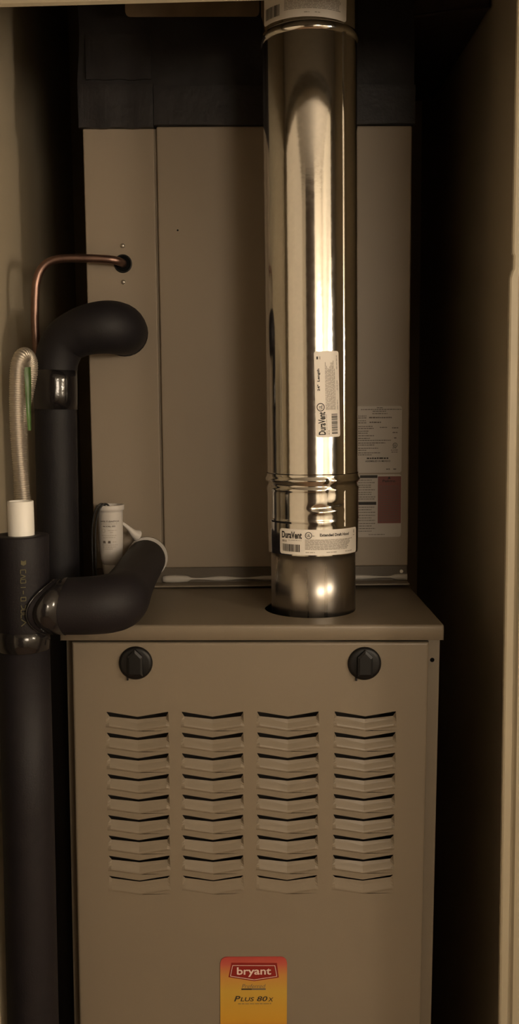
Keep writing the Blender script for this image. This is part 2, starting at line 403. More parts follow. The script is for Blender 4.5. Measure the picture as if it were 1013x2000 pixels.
for (a, b) in cellx:
    for r in range(9):
        zt, zb = rowz[r]; t = ztop - r*pitchz; m_ = (a+b)/2
        x0, x1 = a+0.003, b-0.003
        H = [(x0+0.0015, t), (m_, t-LV), (x1-0.0015, t), (x1, t-LH), (m_, t-LH-LV+0.0008), (x0, t-LH)]
        zb2 = min(zb, t-LH-LV-0.0002)
        O = [(a, zt), (m_, zt), (b, zt), (b, zb), (m_, zb), (a, zb)]
        P = [(x, 0, z) for x, z in H + O]
        dm.add(P, [(0, 6, 7, 1), (1, 7, 8, 2), (2, 8, 9, 3), (3, 9, 10, 4), (4, 10, 11, 5), (5, 11, 6, 0)])
        # sheet edge along the cut at the top of the opening
        dm.add([(H[0][0], 0, H[0][1]), (H[1][0], 0, H[1][1]), (H[2][0], 0, H[2][1]),
                (H[0][0], 0.0012, H[0][1]), (H[1][0], 0.0012, H[1][1]), (H[2][0], 0.0012, H[2][1])], [(0, 1, 4, 3), (1, 2, 5, 4)])
# rounded rim of the door
R0 = [(gx0, gz0), (gx1, gz0), (gx1, gz1), (gx0, gz1)]
def off(d): return [(gx0-d, gz0-d), (gx1+d, gz0-d), (gx1+d, gz1+d), (gx0-d, gz1+d)]
rim = [(0.0, 0.0), (0.0015, 0.0003), (0.0026, 0.0013), (0.003, 0.003), (0.003, 0.016)]
for (d0, y0), (d1_, y1) in zip(rim[:-1], rim[1:]):
    A = off(d0); B = off(d1_)
    for k in range(4):
        n2 = (k+1) % 4
        dm.add([(A[k][0], y0, A[k][1]), (A[n2][0], y0, A[n2][1]), (B[n2][0], y1, B[n2][1]), (B[k][0], y1, B[k][1])], [(0, 1, 2, 3)])
door = dm.build('front_door', PAINT, fur)
def louver_mesh(depth, proud):
    mb = MB()
    zs_ = -0.0012-depth*1.15
    pr = [(zs_, depth), (zs_*0.65-0.0145*0.35, depth*0.62), (zs_*0.3-0.0145*0.7, depth*0.18), (-0.0145, -proud*0.6), (-0.0160, -proud), (-0.0174, -proud*0.7), (-LH, 0.0)]
    def sect(x, dz, k): return [(x, y*k, z + dz) for z, y in pr]
    w = LW/2
    S_ = [sect(-w+0.0042, -LV*0.115, 1), sect(0, -LV, 1), sect(w-0.0042, -LV*0.115, 1)]
    S_[1][-1] = (0, 0, -LH-LV+0.0008); S_[1][0] = (0, depth, zs_*0.72-LV)
    n = len(pr)
    mb.add([p for s_ in S_ for p in s_], [(i*n+k, (i+1)*n+k, (i+1)*n+k+1, i*n+k+1) for i in range(2) for k in range(n-1)])
    for sgn, s_ in ((-1, S_[0]), (1, S_[2])):       # cheeks: the sheet stretched down from the plane of the door
        out = []
        for k, (x, y, z) in enumerate(s_):
            f = min(1, max(0, -(z)/LH)); out.append((sgn*(w-0.0015+0.0015*f), 0.0, z if k else 0.0))
        mb.add(list(s_) + out, [(k, k+1, n+k+1, n+k) for k in range(n-1)])
    return mb
lv = louver_mesh(0.0046, 0.0012); lvs = louver_mesh(0.0016, 0.0006)
proto = {}
for key, mb in (('deep', lv), ('shallow', lvs)):
    for ci, (a, b) in enumerate(cols):
        for r in range(9):
            if (r == 8) != (key == 'shallow'): continue
            if key not in proto:
                o = mb.build('louver', PAINT, door, local=True); proto[key] = o
            else:
                o = proto[key].copy(); COL.objects.link(o)
            o.location = Vector(((a+b)/2, 0, ztop - r*pitchz)) - Vector(fur['_o'])
# latch knobs
for kx, kz in ((-0.1370, -0.0458), (0.1319, -0.0468)):
    kb = MB()
    pf = [(0.0002, -0.0045), (0.0155, -0.0045), (0.0182, -0.0038), (0.0196, -0.0020), (0.0199, 0.0005)]
    n = 48; vs_ = []
    for r_, y in pf:
        for k in range(n): vs_.append((kx+r_*math.cos(2*PI*k/n), y, kz+r_*math.sin(2*PI*k/n)))
    kb.add(vs_, [(i*n+k, i*n+(k+1) % n, (i+1)*n+(k+1) % n, (i+1)*n+k) for i in range(len(pf)-1) for k in range(n)], True)
    ko = kb.build('latch_knob', KNOB, fur)
    g = MB()
    A = [(-0.0088, -0.0138), (0.0088, -0.0138), (0.0088, 0.0095), (0.0, 0.0178), (-0.0088, 0.0095)]
    B = [(p[0]*0.72, p[1]*0.80) for p in A]
    g.add([(kx+x, -0.0040, kz+z) for x, z in A] + [(kx+x, -0.0092, kz+z) for x, z in A] + [(kx+x, -0.0104, kz+z) for x, z in B],
          [(k, (k+1) % 5, 5+(k+1) % 5, 5+k) for k in range(5)] + [(5+k, 5+(k+1) % 5, 10+(k+1) % 5, 10+k) for k in range(5)] + [(10, 11, 12, 13, 14)])
    g.build('knob_grip', KNOB, ko)
    # alignment tick at the rim
    MB().box(kx-0.0105, kx-0.0085, -0.003, 0.0, kz-0.0205, kz-0.0170).build('knob_stop', KNOB, ko)
sc_ = MB(); n = 14
sc_.add([(0.2140+0.0022*math.cos(2*PI*k/n), 0.0105, -0.0458+0.0022*math.sin(2*PI*k/n)) for k in range(n)] + [(0.2140+0.0032*math.cos(2*PI*k/n), 0.0115, -0.0458+0.0032*math.sin(2*PI*k/n)) for k in range(n)],
        [list(range(n))] + [(k, (k+1) % n, n+(k+1) % n, n+k) for k in range(n)])
sc_.build('post_screw', BLACK, fur)
# lower door (below the picture)
MB().box(DX0, DX1, 0.0, 0.016, FB+0.005, DZ0-0.004, 0.003).build('lower_door', PAINT, fur)
# maker's badge
BW, BH = 0.0815, 0.118; bx0 = -0.0428+0.0040; bz1 = -0.4127
bmap = flat_map(bx0, 0.0, bz1-BH, 0.0)
badge = sticker(bmap, BW, BH, 0.0080, 0.0012).build('maker_badge', BADGE, fur)
U = lambda zx: BW/2 + (zx-441)*BW/602
V = lambda zy: BH - (zy-216)*BW/602
p = Print(); p.poly([(U(240), V(268)), (U(650), V(272)), (U(668), V(412)), (U(445), V(446)), (U(214), V(406))])
p.mapped(bmap, 0.0014).build('logo_shield', LOGOR, badge)
p = Print()
ol = [(U(252), V(294)), (U(632), V(297)), (U(650), V(400)), (U(445), V(432)), (U(232), V(396)), (U(252), V(294))]
p.line(ol, 0.0007)
p.text('bryant', U(290), V(405), U(598)-U(290), V(312)-V(405), bold=0.018)
p.mapped(bmap, 0.0016).build('logo_lettering', LOGOW, badge)
p = Print(); p.text('Preferred', U(334), V(512), U(550)-U(334), V(474)-V(512), bold=-0.008, shear=0.3)
p.rect(U(424), U(550), V(530), V(516)); p.mapped(bmap, 0.0014).build('series_lettering', INKB, badge)
p = Print(); p.rect(U(330), U(424), V(530), V(516))
p.text('P', U(264), V(640), U(322)-U(264), V(588)-V(640), bold=0.02, shear=0.25)
p.text('LUS', U(322), V(640), U(446)-U(322), V(600)-V(640), bold=0.015, shear=0.2)
p.text('80', U(470), V(640), U(566)-U(470), V(592)-V(640), bold=0.015, shear=0.2)
p.text('X', U(572), V(642), U(620)-U(572), V(604)-V(642), bold=0.02, shear=0.2)
p.mapped(bmap, 0.0014).build('model_lettering', INK, badge)
p = Print(); p.greek(U(300), U(600), V(666), 0.0009, 0.003, 0.008); p.mapped(bmap, 0.0014).build('small_print', INKB, badge)

# return-air platform under the furnace
pl = MB().box(-0.222, 0.222, 0.01, 0.73, FL, FB-0.006, 0.004)
o = pl.build('furnace_platform', WALL, None, (0, 0.37, FL)); o['label'] = 'painted return-air platform under the gas furnace'; o['category'] = 'platform'

# ------------------------------------------------------------------ evaporator coil cabinet on top
S = 0.244; CT = 0.629
coil = thing('coil_cabinet', 'taupe evaporator coil cabinet behind the vent pipe with two front panels', 'cabinet', (0, 0.49, 0.0))
MB().box(-0.2225, 0.2225, S+0.006, 0.72, 0.003, CT, 0.001).build('cabinet_body', COILPAINT, coil)
MB().box(-0.2225, -0.1262, S, S+0.006, 0.0265, CT-0.001, 0.0018).build('access_panel', COILPAINT, coil, label='narrow left panel with the pipe holes')
MB().box(-0.1232, 0.2225, S-0.0012, S+0.006, 0.0265, CT+0.001, 0.0022).build('access_panel', COILPAINT, coil, label='wide right panel')
# base rail, flange and sealant
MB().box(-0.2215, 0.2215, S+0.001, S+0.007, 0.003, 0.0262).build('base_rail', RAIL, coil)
MB().box(-0.2215, 0.2215, S-0.024, S+0.006, 0.0028, 0.0055, 0.001).build('base_flange', PAINT, coil)
ck = MB(); pts = []
xs = [-0.126 + i*(0.2215+0.126)/60 for i in range(61)]
for i, x in enumerate(xs):
    blob = 0.0024 + 0.0012*math.sin(i*0.55) + (0.0022 if i < 7 else 0) + (0.0020 if 29 <= i <= 35 else 0) + (0.0015 if i > 56 else 0)
    pts.append((x, S+0.0005, 0.0105, max(blob, 0.0012)))
ck.tube([p[:3] for p in pts], [p[3] for p in pts], 8); ck.build('sealant_bead', CAULK, coil)
MB().tube([(0.2135, S+0.003, 0.0185), (0.2135, S-0.001, 0.0185)], [0.003, 0.0025], 12).build('rail_screw', ZINC, coil)
# hole, grommet and screws for the liquid line
def disc(x, y, z, r, n=28): return MB().add([(x+r*math.cos(2*PI*k/n), y, z+r*math.sin(2*PI*k/n)) for k in range(n)], [list(range(n))])
disc(-0.1724, S-0.0004, 0.4494, 0.0112).build('pipe_hole', BLACK, coil)
gr = MB(); n = 32; vs_ = []; fs = []
for i in range(n):
    a = 2*PI*i/n
    for k in range(8):
        b = 2*PI*k/8; rr = 0.0113 + 0.0013*math.cos(b); vs_.append((-0.1724+rr*math.cos(a), S-0.0003-0.0013*math.sin(b), 0.4494+rr*math.sin(a)))
for i in range(n):
    for k in range(8): fs.append((i*8+k, i*8+(k+1) % 8, ((i+1) % n)*8+(k+1) % 8, ((i+1) % n)*8+k))
gr.add(vs_, fs, True); gr.build('rubber_grommet', KNOB, coil)
for z in (0.4734, 0.4246):
    b = MB()
    pf = [(0.0001, -0.0030), (0.0018, -0.0027), (0.0031, -0.0012), (0.0033, 0.0)]
    n = 16; b.add([(-0.1722+r_*math.cos(2*PI*k/n), S+y, z+r_*math.sin(2*PI*k/n)) for r_, y in pf for k in range(n)],
                  [(i*n+k, i*n+(k+1) % n, (i+1)*n+(k+1) % n, (i+1)*n+k) for i in range(3) for k in range(n)], True)
    b.build('panel_screw', ZINC, coil)
disc(-0.0966, S-0.0015, 0.4934, 0.0013, 10).build('paint_chip', BLACK, coil)
# rating plate and warning label (codes left blank)
lx0, lx1 = 0.1400, 0.2121
k_ = (lx1-0.1495)/87.0; PX = lambda x: 0.1495 - lx0 + (x-697)*k_
Zp = lambda y: 0.2528 - (y-793)*(0.2528-0.0683)/255.0
W1 = lx1-lx0
m1 = flat_map(lx0, S-0.0012, Zp(922)); H1 = Zp(793)-Zp(922); PV = lambda y: Zp(y)-Zp(922)
lab = sticker(m1, W1, H1, 0.0035, 0.0004).build('rating_label', LABELD, coil, label='white rating label of small print')
p = Print()
def gl(x0, x1, y, h=1.6, **k): p.greek(PX(x0), PX(x1), PV(y+h/2), h*k_, 0.0015, 0.0045, 0.0006, **k)
gl(735, 748, 796); gl(704, 783, 799.5); gl(727, 753, 803); gl(726, 756, 807.5)
for y in (812, 815.5, 821, 825): gl(699, 715, y)
gl(720, 764, 815, 2.6); gl(721, 744, 824, 2.6)
for y, x in ((832, 727), (836, 729), (841, 719), (845, 718), (850, 731), (855, 722)): gl(699, x, y)
gl(741, 756, 834); gl(765, 777, 835, 2.0); gl(766, 777, 844, 2.0); gl(769, 774, 854.5, 2.4)
for y, x in ((859, 763), (864, 752), (868, 731), (874, 738), (878, 715), (883, 742), (887, 726)): gl(699, x, y)
for y, a, b in ((874, 766, 775), (878, 763, 778), (882, 764, 776)): gl(a, b, y, 1.3)
gl(754, 761, 915, 2.2); gl(768, 775, 915, 2.2)
p.mapped(m1, 0.0006).build('small_print', INKB, lab, kind='stuff')
p = Print()
p.text('ASSEMBLED IN MEXICO', PX(713), PV(901), PX(762)-PX(713), 3.4*k_, bold=0.02)
p.greek(PX(716), PX(758), PV(895), 3.0*k_, 0.002, 0.006, 0.0008)
p.ring(PX(771), PV(868.5), 4.6*k_, 0.9*k_); p.text('UL', PX(768.6), PV(870.6), 4.8*k_, 4.2*k_, bold=0.02)
p.mapped(m1, 0.0006).build('bold_print', INK, lab)
m2 = flat_map(lx0, S-0.0012, Zp(1048)); H2 = Zp(925)-Zp(1048); PV = lambda y: Zp(y)-Zp(1048)
lab = sticker(m2, W1, H2, 0.0035, 0.0004).build('warning_label', LABELD, coil, label='warning label with red panel')
p = Print(); p.rect(PX(738), PX(783.5), PV(1021), PV(929)); p.mapped(m2, 0.0006).build('red_panel', REDP, lab)
for xa_, xb_, ya_, yb_ in ((703, 737, 932, 926.5), (696, 735, 984.5, 978.5)):
    Print().rect(PX(xa_), PX(xb_), PV(ya_), PV(yb_)).mapped(m2, 0.0008).build('black_bar', INK, lab)
p = Print()
p.poly([(PX(757), PV(934)), (PX(763), PV(934)), (PX(760), PV(929))]); p.text('Peligro', PX(747), PV(942), PX(772)-PX(747), 6.5*k_, bold=0.02)
p.mapped(m2, 0.0008).build('heading_print', INK, lab)
p = Print()
for y in (936, 941, 946, 950, 955, 960, 964, 969, 973, 989, 994, 999, 1005, 1010, 1015, 1021, 1026, 1031, 1036): gl(699, 733 if y % 2 else 726, y, 1.4)
for y in range(948, 1018, 4): gl(741, 780, y, 1.3)
gl(720, 752, 1043, 1.3)
p.mapped(m2, 0.0008).build('small_print', INKB, lab, kind='stuff')

# ------------------------------------------------------------------ plenum in black duct wrap above the coil
plen = thing('supply_plenum', 'black wrapped duct plenum above the coil cabinet', 'duct', (0, 0.49, CT))
pb = MB()
nx, nz = 26, 20
def px_(i, kz): return -0.2255 + 0.4495*i/nx - (0.003*math.sin(kz*0.9) if i == 0 else 0)
vs_ = []
for kz in range(nz+1):
    for i in range(nx+1):
        vs_.append((px_(i, kz), S-0.004 + 0.0018*math.sin(i*1.3+kz*0.8) + 0.0012*math.sin(i*0.5-kz*1.7), CT+0.0015 + (CE-CT-0.004)*kz/nz))
fs = [(k*(nx+1)+i, k*(nx+1)+i+1, (k+1)*(nx+1)+i+1, (k+1)*(nx+1)+i) for k in range(nz) for i in range(nx)]
pb.add(vs_, fs, True)
for i in (0, nx):
    x = -0.2255 + 0.4495*i/nx
    L = [vs_[k*(nx+1)+i] for k in range(nz+1)]
    pb.add(L + [(a, 0.71, c) for a, b, c in L], [(k, k+1, nz+1+k+1, nz+1+k) for k in range(nz)])
L = [vs_[i] for i in range(nx+1)]
pb.add(L + [(a, 0.71, c) for a, b, c in L], [(k, k+1, nx+1+k+1, nx+1+k) for k in range(nx)])
pb.build('plenum_body', WRAP, plen)
def patch(x0, x1, z0, z1, y, w, mat_, name, wob=0.0008):
    n = 14; vs_ = []; 
    for i in range(n+1):
        x = x0+(x1-x0)*i/n; a = wob*math.sin(i*1.1); b = wob*math.sin(i*1.7+1)
        vs_ += [(x, y+w*math.sin(i*0.9)*0.3, z0+a), (x, y+w*math.cos(i*0.7)*0.3, z1+b), (x, y+0.006, z0+a), (x, y+0.006, z1+b)]
    fs = []
    for i in range(n): 
        o = i*4; fs += [(o, o+4, o+5, o+1), (o, o+2, o+6, o+4), (o+1, o+5, o+7, o+3)]
    fs += [(0, 1, 3, 2), (n*4, n*4+2, n*4+3, n*4+1)]
    return MB().add(vs_, fs).build(name, mat_, plen)
patch(-0.2265, -0.1262, CT-0.002, CT+0.054, S-0.0082, 0.0016, DTAPE, 'duct_tape')
patch(-0.1255, 0.2255, CT+0.0015, CT+0.052, S-0.0072, 0.0016, DTAPE, 'duct_tape')
patch(-0.215, -0.128, CT+0.060, CT+0.118, S-0.0075, 0.0014, DTAPE, 'duct_tape')
# tan strip folded over the top of the wrap
tsm = flat_map(-0.1565, S-0.043, 0.7545)
for_ = sticker(tsm, 0.173, 0.060, 0.006, 0.0012)
for_.build('tan_strip', TANTAPE, plen, label='tan strip across the top of the wrap')
MB().box(-0.15, 0.01, S-0.0432, S+0.01, 0.782, 0.786).build('strip_hanger', TANTAPE, plen)
# sloping branch duct at the right
bd = MB()
xA, xB = 0.118, XR-0.004; zA, zB = 0.765, 0.792
bd.add([(xA, 0.27, zA), (xB, 0.27, zB), (xB, 0.27, CE-0.003), (xA, 0.27, CE-0.003), (xA, 0.66, zA), (xB, 0.66, zB), (xB, 0.66, CE-0.003), (xA, 0.66, CE-0.003)],
       [(0, 1, 2, 3), (4, 7, 6, 5), (0, 4, 5, 1), (1, 5, 6, 2), (2, 6, 7, 3), (3, 7, 4, 0)])
bd.tube([(xA, 0.269, zA+0.001), (xB, 0.269, zB+0.001)], 0.0022, 8)
bd.build('branch_duct', BRANCH, plen)

# ------------------------------------------------------------------ vent pipe
vent = thing('vent_pipe', 'shiny galvanised double-wall vent pipe rising from the furnace top', 'vent pipe', (CXV, CYV, 0.0))
rc, ra, rm, ru = 0.0532, 0.0566, 0.0566, 0.0572
MB().lathe([(rc-0.0015, -0.045), (rc, -0.045), (rc, 0.080), (rc-0.0015, 0.080)], CXV, CYV, 72, lean=LEAN).build('draft_collar', COLLARM, vent)
# adapter with its rolled bead, crimps and locking dimples
ad = MB(); na, nz = 144, 84; z0, z1 = 0.0735, 0.1715
def dent(th, z, t0, zc, wt, wz): return math.exp(-((th-t0)/wt)**2 - ((z-zc)/wz)**2)
vs_ = []
for kz in range(nz+1):
    z = z0 + (z1-z0)*kz/nz
    for k in range(na):
        th = 2*PI*k/na; t = th if th < PI else th-2*PI
        r = ra + 0.0006
        gapj = 1 - 0.9*math.exp(-((t-0.30)/0.07)**2)
        r += gapj*(0.0022*math.exp(-((z-0.1645)/0.0030)**2) - 0.0014*math.exp(-((z-0.1578)/0.0022)**2) + 0.0008*math.exp(-((z-0.1532)/0.0022)**2))
        r += 0.0006*math.exp(-((z-0.1150)/0.0012)**2) - 0.0008*(1-min(1, (z-z0)/0.030))
        r -= 0.0022*dent(t, z, 0.10, 0.1320, 0.17, 0.0032) + 0.0020*dent(t, z, 0.46, 0.1345, 0.16, 0.0042)
        r += 0.0014*dent(t, z, 0.12, 0.1272, 0.19, 0.0026) + 0.0012*dent(t, z, 0.48, 0.1285, 0.16, 0.0030)
        r -= 0.0011*dent(t, z, 0.30, 0.146, 0.10, 0.012)
        r += 0.0007*dent(t, z, 0.16, 0.1125, 0.22, 0.0020)
        vs_.append((CXV+LEAN*z+r*math.sin(th), CYV-r*math.cos(th), z))
fs = [(i*na+k, i*na+(k+1) % na, (i+1)*na+(k+1) % na, (i+1)*na+k) for i in range(nz) for k in range(na)]
ad.add(vs_, fs, True)
ad.lathe([(rc-0.001, z0+0.0002), (ra-0.0003, z0)], CXV, CYV, 72, lean=LEAN)
adp = ad.build('draft_hood_adapter', VENTM, vent)
ZJ = 0.6850
MB().lathe([(rm-0.002, 0.1710), (rm+0.0002, 0.1715), (rm, 0.1730), (rm, 0.30), (rm, 0.45), (rm, 0.60), (rm, ZJ)], CXV, CYV, 96, lean=LEAN).build('lower_section', VENTM, vent)
def ridge(z0, z1, th, r, w, h_):
    mb = MB(); P = [(-w, -0.0004), (-w*0.55, h_), (w*0.55, h_), (w, -0.0004)]; zz = [z0+(z1-z0)*i/6 for i in range(7)]
    vs_ = [(CXV+LEAN*z+(r+d)*math.sin(th+u/r), CYV-(r+d)*math.cos(th+u/r), z) for z in zz for u, d in P]
    mb.add(vs_, [(i*4+k, i*4+k+1, (i+1)*4+k+1, (i+1)*4+k) for i in range(6) for k in range(3)], True); return mb
SEAM = math.radians(40.5)
ridge(0.1720, ZJ-0.004, SEAM, rm, 0.0034, 0.0013).build('lock_seam', VENTM, vent)
ridge(0.1085, 0.1520, SEAM, ra+0.0004, 0.0034, 0.0012).build('lock_seam', VENTM, vent)
MB().lathe([(rm-0.0005, ZJ-0.006), (ru+0.0004, ZJ-0.005), (ru+0.0014, ZJ-0.002), (ru+0.0016, ZJ), (ru+0.0010, ZJ+0.003), (ru, ZJ+0.0045)], CXV, CYV, 96, lean=LEAN).build('locking_ring', VENTM, vent)
MB().lathe([(ru, ZJ+0.004), (ru, ZJ+0.15), (ru, CE-0.002), (0.001, CE-0.002)], CXV, CYV, 96, lean=LEAN).build('upper_section', VENTM, vent)
# label on the lower section, lettering running up the pipe
def th_of(x, z, r): return math.asin(max(-0.999, min(0.999, (x - CXV - LEAN*z)/r)))
LW1, LH1 = 0.1065, 0.0335                      # length along the pipe, width around it
t0 = math.radians(32.0)
lm1_ = cyl_map(CXV, CYV, rm, t0, 0.2172, LEAN, 0.022, rot=True)
lm1 = lambda u, v, d: lm1_(u*0.950, v*0.915, d)
lab = sticker(lm1, LW1, LH1, 0.003, 0.0005).build('pipe_label', LABELW, vent, label='white label with lettering running up the pipe')
p = Print()
p.text('DuraVent', 0.0030, 0.0208, 0.0285, 0.0095, bold=0.03)
p.ring(0.0375, 0.0268, 0.0052, 0.0010); p.text('UL', 0.0350, 0.0245, 0.0050, 0.0045, bold=0.02)
p.text('24"  Length', 0.0575, 0.0262, 0.0275, 0.0042, bold=0.035)
p.rect(0.0965, 0.1000, 0.0285, 0.0305)
p.barcode(0.0040, 0.0290, 0.0040, 0.0125, 0.0006)
p.mapped(lm1, 0.0007).build('label_lettering', INK, lab)
p = Print()
p.greek(0.003, 0.030, 0.0190, 0.0007)
for i in range(9): p.greek(0.034, 0.092 + 0.004*math.sin(i), 0.0065 + i*0.00155, 0.0010, 0.002, 0.006, 0.0006, rag=0.006)
for a, b in ((0.034, 0.046), (0.058, 0.072), (0.084, 0.103)): p.greek(a, b, 0.0030, 0.0010)
p.rect(0.0965, 0.1000, 0.0255, 0.0268); p.greek(0.003, 0.009, 0.0160, 0.0012, 0.002, 0.003)
p.mapped(lm1, 0.0007).build('label_small_print', INKG, lab)
# label on the adapter
LW2, LH2 = 0.1100, 0.0310
t2 = math.radians(-48.0)
lm2 = cyl_map(CXV, CYV, ra+0.0004, t2, 0.0755, LEAN, -0.008)
lab = sticker(lm2, LW2, LH2, 0.003, 0.0007, 30).build('draft_hood_label', LABELW, vent, label='white label around the draft hood adapter')
p = Print()
p.text('DuraVent', 0.0035, 0.0195, 0.0270, 0.0085, bold=0.03)
p.ring(0.0385, 0.0240, 0.0042, 0.0008); p.text('UL', 0.0364, 0.0222, 0.0042, 0.0036, bold=0.02); p.rect(0.0430, 0.0455, 0.0232, 0.0238)
p.text('Extended Draft Hood', 0.0520, 0.0228, 0.0400, 0.0036, bold=0.03)
p.rect(0.1020, 0.1030, 0.0245, 0.0285)
p.barcode(0.0050, 0.0285, 0.0035, 0.0125, 0.0006)
p.mapped(lm2, 0.0010).build('label_lettering', INK, lab)
p = Print()
for i in range(9): p.greek(0.0345, 0.0990 - 0.0012*(8-i), 0.0065 + i*0.00145, 0.0011, 0.002, 0.006, 0.0005, rag=0.004)
p.greek(0.013, 0.030, 0.0172, 0.0007); p.greek(0.004, 0.012, 0.0150, 0.0030, 0.002, 0.004)
for a, b in ((0.035, 0.046), (0.060, 0.074), (0.086, 0.098)): p.greek(a, b, 0.0030, 0.0010)
p.rect(0.1010, 0.1040, 0.0215, 0.0225)
p.mapped(lm2, 0.0010).build('label_small_print', INKG, lab)
# label on the upper section
lm3 = cyl_map(CXV, CYV, ru, -1.22, ZJ+0.0095, LEAN, -0.03)
lab = sticker(lm3, 0.1130, 0.0320, 0.003, 0.0005, 30).build('upper_label', LABELW, vent, label='white label on the upper pipe section')
p = Print(); p.barcode(0.0050, 0.0300, 0.0045, 0.0170, 0.0008); p.mapped(lm3, 0.0007).build('label_barcode', INK, lab)
p = Print()
for i in range(11): p.greek(0.0360, 0.1050, 0.0085 + i*0.0016, 0.0011, 0.002, 0.007, 0.0005, rag=0.004)
for a, b in ((0.060, 0.066), (0.072, 0.078)): p.greek(a, b, 0.0040, 0.0010)
p.mapped(lm3, 0.0007).build('label_small_print', INKG, lab)

# ------------------------------------------------------------------ refrigerant lines
suc = thing('suction_line', 'black foam-covered refrigerant line bending into the coil cabinet', 'insulated pipe', (-0.262, 0.18, FL))
P = [(-0.1722, 0.2437, 0.3565, 0.0305), (-0.1715, 0.222, 0.3570, 0.0330), (-0.1745, 0.194, 0.3580, 0.0345), (-0.187, 0.178, 0.3585, 0.0345),
     (-0.207, 0.175, 0.3560, 0.0330), (-0.226, 0.177, 0.3500, 0.0310), (-0.2425, 0.179, 0.3400, 0.0295), (-0.2525, 0.180, 0.3220, 0.0285), (-0.2565, 0.180, 0.3000, 0.0280), (-0.2575, 0.180, 0.260, 0.0280)]
PP = spline(P, 6)
MB().tube([a[:3] for a in PP], [a[3] for a in PP], 28).build('elbow_foam', FOAM, suc)
MB().tube(spline([(-0.2575, 0.180, 0.268), (-0.2588, 0.180, 0.15), (-0.2600, 0.180, 0.02), (-0.262, 0.180, -0.5), (-0.262, 0.18, FL+0.002)], 4), 0.0276, 28).build('riser_foam', FOAM, suc)
MB().tube([(-0.2567, 0.180, 0.303), (-0.2570, 0.180, 0.29), (-0.2574, 0.180, 0.27), (-0.2578, 0.180, 0.252)], 0.0288, 28).build('tape_band', VTAPE, suc)
MB().tube([(-0.1722, 0.2437, 0.3560), (-0.1722, 0.2380, 0.3560)], [0.0325, 0.0318], 28).build('foam_collar', FOAM, suc)
liq = MB()
liq.tube(spline([(-0.1724, 0.2436, 0.4494), (-0.1735, 0.236, 0.4497), (-0.1775, 0.2270, 0.4505), (-0.186, 0.2225, 0.4517), (-0.205, 0.2215, 0.4530), (-0.235, 0.2205, 0.4536), (-0.2560, 0.2200, 0.4525),
                 (-0.2705, 0.2197, 0.4475), (-0.2800, 0.2195, 0.4380), (-0.2855, 0.2193, 0.4250), (-0.2880, 0.2192, 0.4090), (-0.2900, 0.2200, 0.37), (-0.2890, 0.224, 0.325), (-0.2820, 0.228, 0.27), (-0.2770, 0.2290, 0.15), (-0.277, 0.229, -0.4), (-0.277, 0.229, FL+0.002)], 6), 0.0056, 16)
o = liq.build('liquid_line', COPPER, None, (-0.277, 0.229, FL)); o['label'] = 'bare copper tube running from a hole in the coil panel'; o['category'] = 'pipe'

# ------------------------------------------------------------------ condensate drain
DXc, DYc = -0.2548, -0.050
dr = thing('drain_line', 'black foam-covered drain pipe with a white stub standing beside the furnace', 'insulated pipe', (DXc-0.006, DYc, FL))
# tall lower sleeve and upper tee sleeve
MB().tube([(DXc-0.0060, DYc, FL+0.001), (DXc-0.0055, DYc, -0.45), (DXc-0.0025, DYc, -0.2), (DXc-0.0010, DYc, -0.005)], [0.0292, 0.0292, 0.0290, 0.0286], 32).build('riser_foam', FOAM2, dr)
up_ = MB(); pr = [(0.0262, -0.0050), (0.0278, -0.002), (0.0285, 0.03), (0.0300, 0.075), (0.0309, 0.1140), (0.0303, 0.1150), (0.0150, 0.1150), (0.0145, 0.105)]
up_.lathe([(r_, z) for r_, z in pr], DXc-0.0003, DYc, 40); up_.build('tee_foam', FOAM2, dr)
stub = MB(); stub.lathe([(0.0143, 0.095), (0.0143, 0.1522), (0.0140, 0.1527), (0.0122, 0.1527), (0.0118, 0.1520), (0.0118, 0.110), (0.001, 0.109)], DXc+0.0008, DYc, 40)
stub.build('pvc_stub', PVC, dr, label='white open plastic pipe end')
MB().lathe([(0.0288, -0.0130), (0.0296, -0.0125), (0.0293, 0.0), (0.0288, 0.0090), (0.0282, 0.0095)], DXc-0.0008, DYc, 40).build('tape_band', VTAPE, dr)
# branch with a saddle cut that sits on the tee, then the elbow towards the coil
zc = 0.0345
B = [(-0.2445, DYc-0.0015, zc, 0.0300), (-0.2300, DYc-0.001, zc, 0.0308), (-0.2080, DYc, zc, 0.0318), (-0.1880, DYc, zc+0.0003, 0.0322), (-0.1720, DYc+0.001, zc+0.001, 0.0326),
     (-0.1600, DYc+0.006, zc+0.0015, 0.0330), (-0.1520, DYc+0.016, zc+0.002, 0.0328), (-0.1490, DYc+0.030, zc+0.003, 0.0318), (-0.1480, DYc+0.055, zc+0.004, 0.0300), (-0.1478, DYc+0.10, zc+0.0055, 0.0284), (-0.1478, 0.12, zc+0.0065, 0.0276), (-0.1475, 0.222, zc+0.0080, 0.0276)]
BB = spline(B, 6); br = MB().tube([a[:3] for a in BB], [a[3] for a in BB], 36)
def sad(p, w):
    x, y, z = p; t = (z-zc)/0.0305
    return (x + w*(0.021*t*t + 0.004*t), y, z)
nring = 36
for i in range(len(BB)):
    w = max(0.0, 1 - i/14.0)
    for k in range(nring):
        idx = i*nring+k
        if idx < len(br.v): br.v[idx] = sad(br.v[idx], w)
br.build('branch_foam', FOAM2, dr)
edge = [sad((-0.2443, DYc-0.0015-0.0304*math.cos(a), zc+0.0304*math.sin(a)), 1) for a in [math.radians(-88+8*i) for i in range(23)]]
MB().tube(edge, 0.0010, 8).build('tape_edge', VTAPE, dr)
tb = MB()
tp = [(-0.2390, DYc-0.0014, zc, 0.0309), (-0.2300, DYc-0.001, zc, 0.0314), (-0.2130, DYc-0.0003, zc, 0.0322)]
tb.tube([a[:3] for a in tp], [a[3] for a in tp], 36)
for i in range(3):
    for k in range(36): tb.v[i*36+k] = sad(tb.v[i*36+k], 1 - i*0.35)
